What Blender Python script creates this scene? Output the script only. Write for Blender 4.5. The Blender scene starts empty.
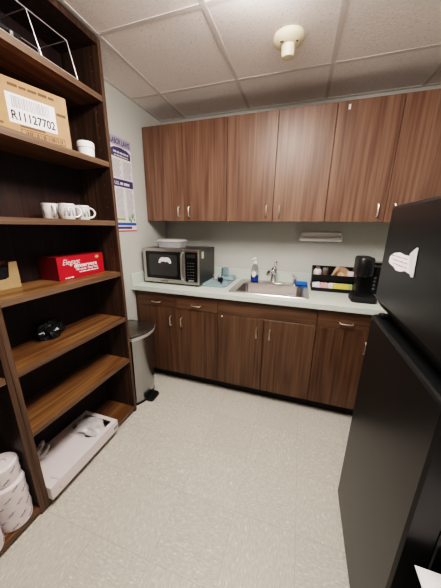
import bpy, bmesh, math, random
from mathutils import Vector, Matrix
random.seed(7)
PI = math.pi
scn = bpy.context.scene
LAMP = 19.0
COL = scn.collection

# ------------------------------------------------------------------ materials
def new_mat(name):
    m = bpy.data.materials.new(name); m.use_nodes = True
    nt = m.node_tree; bs = nt.nodes['Principled BSDF']
    return m, nt, bs

def plain(name, col, rough=.5, metal=0, noise=.06, nscale=30, bump=0, trans=0, coat=0, alpha=1, ior=1.45, emit=0):
    m, nt, bs = new_mat(name)
    N, L = nt.nodes, nt.links
    tc = N.new('ShaderNodeTexCoord'); nz = N.new('ShaderNodeTexNoise')
    nz.inputs['Scale'].default_value = nscale; nz.inputs['Detail'].default_value = 3
    L.new(tc.outputs['Object'], nz.inputs['Vector'])
    rp = N.new('ShaderNodeValToRGB')
    c = Vector(col)
    rp.color_ramp.elements[0].position = .3; rp.color_ramp.elements[1].position = .7
    rp.color_ramp.elements[0].color = (*(c * (1 - noise)), 1)
    rp.color_ramp.elements[1].color = (*(Vector([min(1, v * (1 + noise)) for v in c])), 1)
    L.new(nz.outputs['Fac'], rp.inputs['Fac']); L.new(rp.outputs['Color'], bs.inputs['Base Color'])
    bs.inputs['Roughness'].default_value = rough; bs.inputs['Metallic'].default_value = metal
    bs.inputs['Transmission Weight'].default_value = trans; bs.inputs['Coat Weight'].default_value = coat
    bs.inputs['Alpha'].default_value = alpha; bs.inputs['IOR'].default_value = ior
    if emit:
        bs.inputs['Emission Color'].default_value = (*col, 1); bs.inputs['Emission Strength'].default_value = emit
    if bump:
        b = N.new('ShaderNodeBump'); b.inputs['Strength'].default_value = bump; b.inputs['Distance'].default_value = .002
        L.new(nz.outputs['Fac'], b.inputs['Height']); L.new(b.outputs['Normal'], bs.inputs['Normal'])
    return m

def wood(name, dark, mid, light, axis='z', rough=.36, figure=1.0, spec=.4):
    """laminate / veneer with long streaks along one axis and arched figure"""
    m, nt, bs = new_mat(name)
    N, L = nt.nodes, nt.links
    tc = N.new('ShaderNodeTexCoord'); oi = N.new('ShaderNodeObjectInfo')
    off = N.new('ShaderNodeVectorMath'); off.operation = 'SCALE'
    cmb = N.new('ShaderNodeCombineXYZ')
    for i in range(3): L.new(oi.outputs['Random'], cmb.inputs[i])
    L.new(cmb.outputs[0], off.inputs[0]); off.inputs['Scale'].default_value = 17.3
    add = N.new('ShaderNodeVectorMath'); add.operation = 'ADD'
    L.new(tc.outputs['Object'], add.inputs[0]); L.new(off.outputs[0], add.inputs[1])
    def stretched(across, along):
        mp = N.new('ShaderNodeMapping')
        s = [across] * 3; s['xyz'.index(axis)] = along
        mp.inputs['Scale'].default_value = s
        L.new(add.outputs[0], mp.inputs['Vector'])
        nz = N.new('ShaderNodeTexNoise'); nz.inputs['Scale'].default_value = 1
        nz.inputs['Detail'].default_value = 4; nz.inputs['Roughness'].default_value = .55
        L.new(mp.outputs[0], nz.inputs['Vector'])
        return nz
    fine = stretched(130, 3.0); mid_n = stretched(55, 1.3); broad = stretched(4.5, .5); broad.inputs['Detail'].default_value = 1.0
    mul = N.new('ShaderNodeMath'); mul.operation = 'MULTIPLY'; mul.inputs[1].default_value = 42
    L.new(broad.outputs['Fac'], mul.inputs[0])
    sn = N.new('ShaderNodeMath'); sn.operation = 'SINE'; L.new(mul.outputs[0], sn.inputs[0])
    a1 = N.new('ShaderNodeMath'); a1.operation = 'MULTIPLY_ADD'; a1.inputs[1].default_value = .075 * figure
    L.new(sn.outputs[0], a1.inputs[0]); L.new(mid_n.outputs['Fac'], a1.inputs[2])
    a2 = N.new('ShaderNodeMath'); a2.operation = 'MULTIPLY_ADD'; a2.inputs[1].default_value = .42
    L.new(fine.outputs['Fac'], a2.inputs[0]); L.new(a1.outputs[0], a2.inputs[2])
    rp = N.new('ShaderNodeValToRGB'); e = rp.color_ramp.elements
    e[0].position = .46; e[0].color = (*dark, 1); e[1].position = .98; e[1].color = (*light, 1)
    x = e.new(.70); x.color = (*mid, 1)
    L.new(a2.outputs[0], rp.inputs['Fac']); L.new(rp.outputs['Color'], bs.inputs['Base Color'])
    bs.inputs['Roughness'].default_value = rough
    bs.inputs['Specular IOR Level'].default_value = spec
    return m

def floor_mat():
    m, nt, bs = new_mat('vinyl_tile'); N, L = nt.nodes, nt.links
    tc = N.new('ShaderNodeTexCoord')
    mp = N.new('ShaderNodeMapping'); mp.inputs['Location'].default_value = (-1.497 + 3.05, 1.475 + 6.1, 0)
    L.new(tc.outputs['Object'], mp.inputs['Vector'])
    sc = N.new('ShaderNodeVectorMath'); sc.operation = 'SCALE'; sc.inputs['Scale'].default_value = 1 / .305
    L.new(mp.outputs[0], sc.inputs[0])
    sep = N.new('ShaderNodeSeparateXYZ'); L.new(sc.outputs[0], sep.inputs[0])
    def mth(op, a, b=None):
        n = N.new('ShaderNodeMath'); n.operation = op
        for i, v in enumerate((a, b)):
            if v is None: continue
            if isinstance(v, (int, float)): n.inputs[i].default_value = v
            else: L.new(v, n.inputs[i])
        return n.outputs[0]
    fx, fy = mth('FLOOR', sep.outputs[0]), mth('FLOOR', sep.outputs[1])
    par = mth('MODULO', mth('ADD', fx, fy), 2)
    ux, uy = mth('FRACT', sep.outputs[0]), mth('FRACT', sep.outputs[1])
    ex = mth('MINIMUM', ux, mth('SUBTRACT', 1, ux)); ey = mth('MINIMUM', uy, mth('SUBTRACT', 1, uy))
    seam = mth('LESS_THAN', mth('MINIMUM', ex, ey), .0045)
    wn = N.new('ShaderNodeTexWhiteNoise'); cb = N.new('ShaderNodeCombineXYZ')
    L.new(fx, cb.inputs[0]); L.new(fy, cb.inputs[1]); L.new(cb.outputs[0], wn.inputs['Vector'])
    def streak(sx, sy, rot):
        mm = N.new('ShaderNodeMapping'); mm.inputs['Scale'].default_value = (sx, sy, 1); mm.inputs['Rotation'].default_value = (0, 0, rot)
        ad = N.new('ShaderNodeVectorMath'); ad.operation = 'ADD'
        L.new(tc.outputs['Object'], ad.inputs[0]); L.new(wn.outputs['Color'], ad.inputs[1])
        L.new(ad.outputs[0], mm.inputs['Vector'])
        nz = N.new('ShaderNodeTexNoise'); nz.inputs['Scale'].default_value = 1; nz.inputs['Detail'].default_value = 3
        nz.inputs['Distortion'].default_value = .4
        L.new(mm.outputs[0], nz.inputs['Vector']); return nz.outputs['Fac']
    mixf = N.new('ShaderNodeMix'); mixf.data_type = 'FLOAT'
    L.new(par, mixf.inputs['Factor']); L.new(streak(170, 46, .3), mixf.inputs[2]); L.new(streak(60, 150, .3), mixf.inputs[3])
    rp = N.new('ShaderNodeValToRGB'); e = rp.color_ramp.elements
    e[0].position = .22; e[0].color = (.43, .40, .335, 1); e[1].position = .74; e[1].color = (.84, .81, .74, 1)
    for ps, c in ((.38, (.53, .50, .43)), (.52, (.575, .545, .475)), (.62, (.62, .59, .52))):
        q = e.new(ps); q.color = (*c, 1)
    L.new(mixf.outputs[0], rp.inputs['Fac'])
    br = N.new('ShaderNodeMix'); br.data_type = 'RGBA'; br.blend_type = 'MULTIPLY'; br.inputs['Factor'].default_value = 1
    v = mth('ADD', mth('MULTIPLY', wn.outputs['Value'], .045), .955)
    cc = N.new('ShaderNodeCombineColor')
    for i in range(3): L.new(v, cc.inputs[i])
    L.new(rp.outputs['Color'], br.inputs[6]); L.new(cc.outputs[0], br.inputs[7])
    mx = N.new('ShaderNodeMix'); mx.data_type = 'RGBA'
    L.new(mth('MULTIPLY', seam, .35), mx.inputs['Factor']); L.new(br.outputs[2], mx.inputs[6]); mx.inputs[7].default_value = (.24, .22, .17, 1)
    L.new(mx.outputs[2], bs.inputs['Base Color'])
    bs.inputs['Roughness'].default_value = .38
    bs.inputs['Specular IOR Level'].default_value = .35
    return m

def ceiling_mat():
    m, nt, bs = new_mat('acoustic_tile'); N, L = nt.nodes, nt.links
    tc = N.new('ShaderNodeTexCoord')
    n1 = N.new('ShaderNodeTexNoise'); n1.inputs['Scale'].default_value = 80; n1.inputs['Detail'].default_value = 4
    n1.inputs['Roughness'].default_value = .7
    L.new(tc.outputs['Object'], n1.inputs['Vector'])
    rp = N.new('ShaderNodeValToRGB'); e = rp.color_ramp.elements
    e[0].position = .33; e[0].color = (.66, .585, .555, 1); e[1].position = .41; e[1].color = (.88, .80, .77, 1)
    q = e.new(.7); q.color = (.93, .855, .825, 1)
    L.new(n1.outputs['Fac'], rp.inputs['Fac']); L.new(rp.outputs['Color'], bs.inputs['Base Color'])
    b = N.new('ShaderNodeBump'); b.inputs['Strength'].default_value = .5; b.inputs['Distance'].default_value = .004
    L.new(n1.outputs['Fac'], b.inputs['Height']); L.new(b.outputs['Normal'], bs.inputs['Normal'])
    bs.inputs['Roughness'].default_value = .9
    return m

M = {}
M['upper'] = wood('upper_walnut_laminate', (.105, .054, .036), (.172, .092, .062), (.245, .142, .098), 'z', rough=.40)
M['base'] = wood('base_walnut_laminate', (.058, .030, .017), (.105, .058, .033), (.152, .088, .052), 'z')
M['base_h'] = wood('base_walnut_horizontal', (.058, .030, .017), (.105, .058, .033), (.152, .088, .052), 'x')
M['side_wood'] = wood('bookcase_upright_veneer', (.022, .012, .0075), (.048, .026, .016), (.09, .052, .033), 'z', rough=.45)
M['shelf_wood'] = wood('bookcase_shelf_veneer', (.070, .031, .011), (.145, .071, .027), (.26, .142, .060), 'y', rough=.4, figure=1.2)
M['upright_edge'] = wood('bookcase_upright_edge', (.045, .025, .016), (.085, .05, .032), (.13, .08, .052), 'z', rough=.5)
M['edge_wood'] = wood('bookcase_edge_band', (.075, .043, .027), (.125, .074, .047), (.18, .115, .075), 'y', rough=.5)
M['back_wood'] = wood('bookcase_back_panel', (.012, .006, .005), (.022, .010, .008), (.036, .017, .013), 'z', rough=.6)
M['black_kick'] = plain('black_toe_kick', (.012, .010, .009), .6)
M['wall'] = plain('painted_wall', (.56, .565, .525), .75, noise=.025, nscale=60, bump=.12)
M['wall_trim'] = plain('wall_angle_paint', (.66, .65, .60), .6, noise=.02)
M['floor'] = floor_mat(); M['ceil'] = ceiling_mat()
M['tbar'] = plain('ceiling_grid_paint', (.68, .615, .59), .55, noise=.02)
M['counter'] = plain('mint_laminate', (.61, .66, .60), .38, noise=.035, nscale=160)
M['steel'] = plain('brushed_steel', (.55, .53, .50), .32, 1, noise=.05, nscale=90)
M['sink_steel'] = plain('sink_steel', (.62, .58, .56), .26, 1, noise=.04, nscale=120)
M['chrome'] = plain('chrome', (.72, .72, .71), .12, 1, noise=.02)
M['nickel'] = plain('nickel_pull', (.86, .80, .72), .38, 1, noise=.03)
M['black'] = plain('black_plastic', (.012, .012, .013), .35, noise=.1)
M['black_matte'] = plain('black_matte_plastic', (.016, .015, .015), .6, noise=.1)
M['black_gloss'] = plain('black_gloss', (.008, .008, .008), .12, noise=.05, coat=.3)
M['fridge'] = plain('black_fridge_enamel', (.0085, .0088, .009), .33, noise=.12, nscale=500, bump=.10)
M['fridge_side'] = plain('black_fridge_side', (.006, .006, .006), .22, noise=.08, nscale=400)
M['gasket'] = plain('door_gasket', (.02, .019, .018), .7)
M['white'] = plain('white_plastic', (.88, .85, .83), .4, noise=.02)
M['white_card'] = plain('white_card', (.78, .70, .70), .55, noise=.02)
M['paper'] = plain('white_paper', (.80, .77, .78), .7, noise=.02)
M['ceramic'] = plain('white_ceramic', (.78, .76, .75), .18, noise=.02)
M['cream'] = plain('cream_plastic', (.80, .70, .52), .42, noise=.02)
M['cardboard'] = plain('cardboard', (.38, .21, .118), .8, noise=.07, nscale=25)
M['cardboard_dark'] = plain('cardboard_flap', (.34, .185, .09), .8, noise=.07)
M['kraft'] = plain('kraft_board', (.36, .235, .12), .8, noise=.06)
M['red'] = plain('red_carton', (.47, .012, .024), .38, noise=.05)
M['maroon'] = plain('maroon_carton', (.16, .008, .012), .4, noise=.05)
M['red_dark'] = plain('red_print_shade', (.40, .012, .02), .4, noise=.05)
M['bright'] = plain('bright_white_plastic', (.95, .93, .92), .35, noise=.01)
M['ink'] = plain('dark_ink', (.03, .028, .03), .7)
M['ink_brown'] = plain('brown_ink', (.13, .065, .03), .8)
M['ink_grey'] = plain('grey_ink', (.32, .30, .33), .7)
M['ink_pink'] = plain('pink_ink', (.50, .22, .24), .7)
M['navy'] = plain('navy_ink', (.05, .045, .13), .6)
M['blue_ink'] = plain('blue_ink', (.03, .10, .42), .6)
M['lavender'] = plain('lavender_ink', (.42, .38, .50), .6)
M['red_ink'] = plain('red_ink', (.60, .03, .04), .6)
M['green_ink'] = plain('green_ink', (.20, .42, .08), .6)
M['olive_ink'] = plain('olive_ink', (.40, .40, .14), .6)
M['teal'] = plain('teal_plastic', (.34, .46, .49), .4, noise=.04)
M['blue_sponge'] = plain('blue_sponge', (.03, .17, .62), .85, noise=.12, nscale=180, bump=.4)
M['blue_liquid'] = plain('blue_liquid', (.012, .05, .24), .15, noise=.04)
M['clear'] = plain('clear_plastic', (.86, .87, .88), .12, trans=.85, noise=.01, ior=1.25)
M['blue_glass'] = plain('blue_glass', (.45, .62, .70), .06, trans=.85, noise=.01, ior=1.3)
M['film'] = plain('plastic_film', (.72, .68, .68), .28, noise=.12, nscale=40, trans=.25, bump=.5)
M['grey_film'] = plain('grey_plastic_film', (.42, .40, .385), .3, noise=.25, nscale=50, bump=.6)
M['dark_film'] = plain('black_plastic_film', (.014, .015, .017), .22, noise=.3, nscale=60, bump=.6)
M['tan_paper'] = plain('unbleached_filter_paper', (.66, .45, .31), .8, noise=.08)
M['stick'] = plain('birch_stick', (.62, .45, .28), .7, noise=.06)
M['pink'] = plain('pink_packet', (.80, .45, .43), .55, noise=.06)
M['yellow'] = plain('yellow_packet', (.75, .62, .12), .55, noise=.06)
M['green'] = plain('green_packet', (.42, .55, .30), .55, noise=.06)
M['brown_jar'] = plain('brown_plastic', (.16, .105, .08), .4)
M['grey'] = plain('grey_plastic', (.22, .22, .22), .4)
M['bin_steel'] = plain('bin_steel', (.42, .42, .42), .25, 1, noise=.02, nscale=40)
M['pin'] = plain('shelf_pin_sleeve', (.20, .15, .09), .5)
M['draw_ink'] = plain('mug_print_ink', (.10, .10, .11), .6)
M['rim'] = plain('pale_steel_rim', (.62, .61, .60), .4, .4, noise=.02)
M['bin_lid'] = plain('dark_lid_steel', (.16, .14, .125), .22, .8, noise=.08)
M['mw_steel'] = plain('microwave_steel', (.60, .56, .53), .36, 1, noise=.06, nscale=70)
M['mw_dark'] = plain('microwave_case', (.05, .047, .043), .3, .3, noise=.1)
M['mw_glass'] = plain('microwave_window', (.018, .018, .018), .15, noise=.2)
M['mw_mesh'] = plain('microwave_mesh', (.045, .044, .043), .25, noise=.35, nscale=900)
M['key'] = plain('panel_key', (.10, .10, .10), .4)
M['frost'] = plain('frosted_clear_plastic', (.78, .77, .78), .2, trans=.45, noise=.03, ior=1.3)
M['sticker_y'] = plain('pale_yellow_sticker', (.70, .66, .40), .6)
M['wire'] = plain('silver_wire', (.62, .60, .62), .3, .7, noise=.03)
M['light'] = plain('light_diffuser', (1.0, .93, .84), .6, noise=.0, emit=0)

# ------------------------------------------------------------------ mesh builder
class B:
    def __init__(s): s.b = bmesh.new(); s.mi = 0
    def _f(s, vs):
        try:
            f = s.b.faces.new(vs); f.material_index = s.mi; return f
        except ValueError: return None
    def box(s, x0, x1, y0, y1, z0, z1, bev=0, seg=2):
        vs = [s.b.verts.new((x, y, z)) for x in (x0, x1) for y in (y0, y1) for z in (z0, z1)]
        fs = [s._f([vs[i] for i in q]) for q in ((0, 1, 3, 2), (4, 6, 7, 5), (0, 4, 5, 1), (2, 3, 7, 6), (0, 2, 6, 4), (1, 5, 7, 3))]
        if bev:
            es = {e for f in fs for e in f.edges}
            bmesh.ops.bevel(s.b, geom=list(es), offset=bev, segments=seg, affect='EDGES', profile=.5, material=-1)
        return s
    def loops(s, loops, cap0=True, cap1=True, closed=True):
        rings = [[s.b.verts.new(p) for p in lp] for lp in loops]
        n = len(rings[0])
        for a, c in zip(rings, rings[1:]):
            for i in range(n if closed else n - 1):
                j = (i + 1) % n
                s._f([a[i], a[j], c[j], c[i]])
        if cap0: s._f(rings[0][::-1])
        if cap1: s._f(rings[-1])
        return s
    def lathe(s, prof, c=(0, 0, 0), n=28, cap0=True, cap1=True, sx=1, sy=1):
        return s.loops([[(c[0] + r * math.cos(2 * PI * i / n) * sx, c[1] + r * math.sin(2 * PI * i / n) * sy, c[2] + z) for i in range(n)] for r, z in prof], cap0, cap1)
    def tube(s, pts, r, n=10, caps=True):
        pts = [Vector(p) for p in pts]; rs = r if isinstance(r, (list, tuple)) else [r] * len(pts)
        lo = []; up = None
        for i, p in enumerate(pts):
            d = (pts[min(i + 1, len(pts) - 1)] - pts[max(i - 1, 0)]).normalized()
            if up is None or abs(up.dot(d)) > .98: up = Vector((0, 0, 1)) if abs(d.z) < .9 else Vector((1, 0, 0))
            a = d.cross(up).normalized(); c = a.cross(d).normalized(); up = c
            lo.append([p + rs[i] * (math.cos(2 * PI * k / n) * a + math.sin(2 * PI * k / n) * c) for k in range(n)])
        return s.loops(lo, caps, caps)
    def prism(s, poly, fn, a, c):
        """poly in 2D; fn(u,v,w) -> xyz; extruded from w=a to w=c"""
        return s.loops([[fn(u, v, a) for u, v in poly], [fn(u, v, c) for u, v in poly]])
    def poly(s, pts): s._f([s.b.verts.new(p) for p in pts]); return s
    def xf(s, mat): bmesh.ops.transform(s.b, matrix=mat, verts=s.b.verts); return s
    def o(s, name, mats, parent=None, loc=None, rotz=None, smooth=False, label=None):
        bmesh.ops.recalc_face_normals(s.b, faces=s.b.faces)
        me = bpy.data.meshes.new(name); s.b.to_mesh(me); s.b.free()
        for m in (mats if isinstance(mats, (list, tuple)) else [mats]): me.materials.append(m)
        if smooth:
            for p in me.polygons: p.use_smooth = True
            try: me.set_sharp_from_angle(angle=math.radians(38))
            except Exception: pass
        ob = bpy.data.objects.new(name, me); COL.objects.link(ob)
        if parent: ob.parent = parent
        if loc: ob.location = loc
        if rotz: ob.rotation_euler.z = rotz
        if label: ob['label'] = label
        return ob

def rrect(x0, x1, y0, y1, r, z, n=6):
    pts = []
    for cx, cy, a in ((x1 - r, y1 - r, 0), (x0 + r, y1 - r, PI / 2), (x0 + r, y0 + r, PI), (x1 - r, y0 + r, 1.5 * PI)):
        for k in range(n + 1):
            t = a + PI / 2 * k / n; pts.append((cx + r * math.cos(t), cy + r * math.sin(t), z))
    return pts

def tag(o, label, cat, group=None, kind=None):
    o['label'] = label; o['category'] = cat
    if group: o['group'] = group
    if kind: o['kind'] = kind
    return o
def thing(name, label, cat, loc=(0, 0, 0), rotz=0, group=None):
    o = bpy.data.objects.new(name, None); COL.objects.link(o); o.empty_display_size = .05
    o.location = loc; o.rotation_euler.z = rotz
    return tag(o, label, cat, group)
def struct(b, name, mat):
    o = b.o(name, mat); o['kind'] = 'structure'; return o
def dup(root, loc, rotz=None, label=None, group=None):
    r = root.copy(); COL.objects.link(r); r.location = loc
    if rotz is not None: r.rotation_euler.z = rotz
    if label: r['label'] = label
    if group: r['group'] = group
    for ch in list(root.children):
        c = ch.copy(); COL.objects.link(c); c.parent = r
        for g in list(ch.children):
            d = g.copy(); COL.objects.link(d); d.parent = c
    return r

PX = lambda o: Matrix(((0, 0, 1, o[0]), (1, 0, 0, o[1]), (0, 1, 0, o[2]), (0, 0, 0, 1)))     # faces +x
NX = lambda o: Matrix(((0, 0, -1, o[0]), (-1, 0, 0, o[1]), (0, 1, 0, o[2]), (0, 0, 0, 1)))   # faces -x
NY = lambda o: Matrix(((1, 0, 0, o[0]), (0, 0, -1, o[1]), (0, 1, 0, o[2]), (0, 0, 0, 1)))    # faces -y
def text(body, size, mat, parent, M4, name='printed_text', bold=0, shear=0, width=None, align='LEFT'):
    cu = bpy.data.curves.new('text', 'FONT'); cu.body = body; cu.size = size; cu.offset = bold; cu.shear = shear
    cu.align_x = align; cu.resolution_u = 3
    to = bpy.data.objects.new('text', cu); COL.objects.link(to)
    bpy.context.view_layer.update()
    me = bpy.data.meshes.new_from_object(to.evaluated_get(bpy.context.evaluated_depsgraph_get()))
    bpy.data.objects.remove(to)
    if width:
        xs = [v.co.x for v in me.vertices]; k = width / (max(xs) - min(xs))
        for v in me.vertices: v.co.x *= k
    me.transform(M4); me.materials.clear(); me.materials.append(mat)
    ob = bpy.data.objects.new(name, me); COL.objects.link(ob); ob.parent = parent
    return ob

def marks(parent, M4, w, h, mat, name='illegible_print'):
    """a row of small word-like dashes, too small to read"""
    b = B(); u = 0
    while u < w - h:
        l = min(random.uniform(1.2, 3.5) * h, w - u); b.box(u, u + l, 0, h * random.uniform(.8, 1), 0, .0004); u += l + h * .5
    b.xf(M4); return b.o(name, mat, parent)

# ------------------------------------------------------------------ the room
XR, YF, ZC = 2.40, -3.45, 2.386
struct(B().box(-.1, XR + .1, YF - .1, .1, -.1, 0), 'floor', M['floor'])
struct(B().box(-.1, XR + .1, YF - .1, .1, ZC, ZC + .08), 'ceiling', M['ceil'])
struct(B().box(-.1, XR + .1, 0, .1, 0, ZC), 'wall_back', M['wall'])
struct(B().box(-.1, 0, YF, 0, 0, ZC), 'wall_left', M['wall'])
struct(B().box(XR, XR + .1, YF, 0, 0, ZC), 'wall_right', M['wall'])
struct(B().box(-.1, XR + .1, YF - .1, YF, 0, ZC), 'wall_front', M['wall'])
k = 1
for x in (.270, .870, 1.473, 2.10):
    struct(B().box(x - .012, x + .012, YF, 0, ZC - .003, ZC + .01), 'trim_%d' % k, M['tbar']); k += 1
for y in (-.447, -1.052, -1.66, -2.27, -2.88):
    struct(B().box(0, XR, y - .012, y + .012, ZC - .0025, ZC + .01), 'trim_%d' % k, M['tbar']); k += 1
struct(B().box(0, XR, -.022, 0, ZC - .004, ZC + .01), 'trim_%d' % k, M['wall_trim']); k += 1
struct(B().box(0, .022, YF, -.022, ZC - .004, ZC + .01), 'trim_%d' % k, M['wall_trim']); k += 1

# ------------------------------------------------------------------ pulls
def pull(parent, x, y, z, vertical=True, L=.085):
    """arched bar pull in front of a door facing -y"""
    h = L / 2; pts = [(-h, 0, 0), (-h + .004, -.018, 0), (-h + .014, -.024, 0), (h - .014, -.024, 0), (h - .004, -.018, 0), (h, 0, 0)]
    b = B().tube(pts, .0050, 8)
    if vertical: b.xf(Matrix.Rotation(PI / 2, 4, 'Y'))
    b.xf(Matrix.Translation((x, y, z)))
    return b.o('handle', M['nickel'], parent, smooth=True, label='satin nickel bar handle')

# ------------------------------------------------------------------ wall cabinets
ZB, ZT = 1.4706, 2.2306
def wall_cabinet(x0, w, label):
    t = thing('wall_cabinet', label, 'cabinet', (x0, 0, ZB), 0, 'wall cabinets over the counter')
    h = ZT - ZB; d = .308
    b = B().box(0, .016, -d, -.001, 0, h).box(w - .016, w, -d, -.001, 0, h)
    b.box(.016, w - .016, -d, -.001, .012, .028).box(.016, w - .016, -d, -.001, h - .016, h).box(.016, w - .016, -.012, -.001, .028, h - .016)
    b.o('carcass', M['upper'], t)
    for s in (0, 1):
        a = .0015 if s == 0 else w / 2 + .0015
        dr = B().box(a, a + w / 2 - .003, -.327, -.309, -.004, h, .0015, 1).o('door', M['upper'], t)
        pull(dr, w / 2 + (-.05 if s == 0 else .05), -.327, .075)
    return t
wall_cabinet(.004, .768, 'walnut wall cabinet at the left wall, above the microwave')
wall_cabinet(.773, .768, 'middle walnut wall cabinet, above the sink')
wall_cabinet(1.542, .768, 'walnut wall cabinet at right, partly hidden behind the black fridge')
hk = B().tube([(0, 0, .014), (0, -.004, .014), (0, -.004, -.012), (0, -.014, -.016), (0, -.016, -.006)], .003, 8)
hk.box(-.007, .007, -.002, 0, -.012, .018)
tag(hk.o('adhesive_hook', M['white'], None, (1.613, -.3275, 2.19), smooth=True), 'tiny white adhesive hook near the top of a wall cabinet door', 'hook')

# ------------------------------------------------------------------ base cabinets
YB = -.59
def base_cabinet(x0, x1, label, kind, first=False):
    t = thing('base_cabinet', label, 'cabinet', (x0, 0, 0), 0, 'base cabinets under the counter')
    w = x1 - x0; lo = .04 if first else 0
    b = B().box(0, .016, YB, -.002, .1, .875).box(w - .016, w, YB, -.002, .1, .875)
    b.box(.016, w - .016, YB, -.002, .1, .116).box(.016, w - .016, -.02, -.002, .116, .875)
    b.box(.016, w - .016, YB, YB + .02, .845, .875)
    if first: b.box(0, lo, YB - .004, YB, .1, .875)
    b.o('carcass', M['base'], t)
    B().box(.0, w, -.535, -.52, 0, .1).o('toe_kick', M['black_kick'], t, label='black recessed toe kick')
    half = (w - lo) / 2
    yd0, yd1 = -.609, YB - .001
    if kind == 'sink':
        B().box(lo + .0015, w - .0015, yd0, yd1, .741, .868, .0015, 1).o('false_drawer_front', M['base_h'], t)
    for s in (0, 1):
        a = lo + s * half + .0015; c = a + half - .003
        if kind == 'drawers':
            dr = B().box(a, c, yd0, yd1, .741, .868, .0015, 1).o('drawer', M['base_h'], t)
            pull(dr, (a + c) / 2, yd0, .785, False)
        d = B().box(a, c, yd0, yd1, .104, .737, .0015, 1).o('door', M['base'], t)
        pull(d, lo + half + (-.052 if s == 0 else .052), yd0, .62)
    return t
base_cabinet(.004, .800, 'walnut base cabinet at the left end, under the microwave', 'drawers', True)
sc = base_cabinet(.801, 1.555, 'walnut base cabinet under the sink with a fixed top panel', 'sink')
B().lathe([(.006, 0), (.006, .004), (.003, .006)], n=12).xf(Matrix.Rotation(PI / 2, 4, 'X')).xf(Matrix.Translation((.038, -.609, .722))).o('door_bumper', M['white'], sc, label='small round white bumper')
base_cabinet(1.556, 2.312, 'walnut base cabinet at right, partly hidden behind the black fridge', 'drawers')

# ------------------------------------------------------------------ countertop
ct = thing('countertop', 'pale mint laminate countertop running along the back wall', 'countertop', (0, 0, .876))
hx0, hx1, hy0, hy1 = .892, 1.463, -.512, -.112
b = B()
xs, ys = [.001, hx0, hx1, 2.39], [-.638, hy0, hy1, -.0205]
for i in range(3):
    for j in range(3):
        if i == 1 and j == 1: continue
        b.box(xs[i], xs[i + 1], ys[j], ys[j + 1], 0, .038)
bmesh.ops.remove_doubles(b.b, verts=b.b.verts, dist=1e-5)
b.o('worktop', M['counter'], ct)
B().box(.001, 2.39, -.02, -.001, 0, .138, .002, 1).o('backsplash', M['counter'], ct)
B().box(.001, .02, -.638, -.0205, .0385, .138, .002, 1).o('side_splash', M['counter'], ct)
ZK = .914

# ------------------------------------------------------------------ sink
sk = thing('sink', 'single bowl stainless steel drop-in sink set in the mint counter', 'sink', (0, 0, ZK))
ox0, ox1, oy0, oy1 = .862, 1.490, -.546, -.032
ix0, ix1, iy0, iy1 = .912, 1.443, -.500, -.128
b = B()
L = [rrect(ox0, ox1, oy0, oy1, .03, .0005), rrect(ox0 + .003, ox1 - .003, oy0 + .003, oy1 - .003, .03, .005),
     rrect(ox0 + .016, ox1 - .016, oy0 + .014, oy1 - .014, .03, .004), rrect(ix0 - .012, ix1 + .012, iy0 - .012, iy1 + .012, .05, .003),
     rrect(ix0, ix1, iy0, iy1, .05, -.006), rrect(ix0 + .008, ix1 - .008, iy0 + .008, iy1 - .008, .055, -.135),
     rrect(ix0 + .03, ix1 - .03, iy0 + .03, iy1 - .03, .05, -.165), rrect(1.12, 1.235, -.36, -.27, .044, -.168)]
b.loops(L, False, True).o('basin', M['sink_steel'], sk, smooth=True)
B().lathe([(.044, 0), (.042, .003), (.03, .001), (.028, -.003)], (1.178, -.315, -.1675), 24).o('drain', M['chrome'], sk, smooth=True)

# faucet
fz = ZK + .0035
fa = thing('faucet', 'chrome single lever faucet standing behind the sink basin', 'faucet', (1.178, -.080, fz))
B().loops([rrect(-.10, .10, -.026, .026, .025, 0), rrect(-.10, .10, -.026, .026, .025, .006), rrect(-.09, .09, -.02, .02, .0199, .011)]).o('base_plate', M['chrome'], fa, smooth=True)
B().lathe([(.027, .010), (.025, .03), (.024, .09), (.026, .10), (.027, .125), (.022, .142), (.008, .15)], n=24).o('body', M['chrome'], fa, smooth=True)
B().tube([(0, -.015, .085), (-.012, -.06, .115), (-.024, -.105, .127), (-.034, -.14, .120), (-.038, -.155, .098)], [.017, .016, .015, .0145, .016], 14).o('spout', M['chrome'], fa, smooth=True)
B().tube([(0, .004, .142), (.006, .0, .165), (.014, -.012, .188), (.02, -.025, .197)], [.013, .012, .011, .008], 10).o('lever', M['chrome'], fa, smooth=True)

sp = thing('sink_sprayer', 'small chrome side sprayer on the sink ledge right of the faucet', 'sprayer', (1.372, -.082, fz))
B().lathe([(.022, 0), (.021, .008), (.013, .012), (.012, .035), (.016, .045), (.015, .062), (.006, .067)], n=18).o('sprayer_head', M['chrome'], sp, smooth=True)
B().tube([(0, 0, .058), (-.012, -.004, .075), (-.026, -.006, .090)], [.006, .006, .004], 8).o('trigger', M['chrome'], sp, smooth=True)

b = B().box(-.052, .052, -.034, .034, 0, .026, .008, 3)
tag(b.o('sponge', M['blue_sponge'], None, (1.432, -.088, fz + .0005), .1, smooth=True), 'bright blue sponge on the sink ledge by the right corner', 'sponge')

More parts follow.
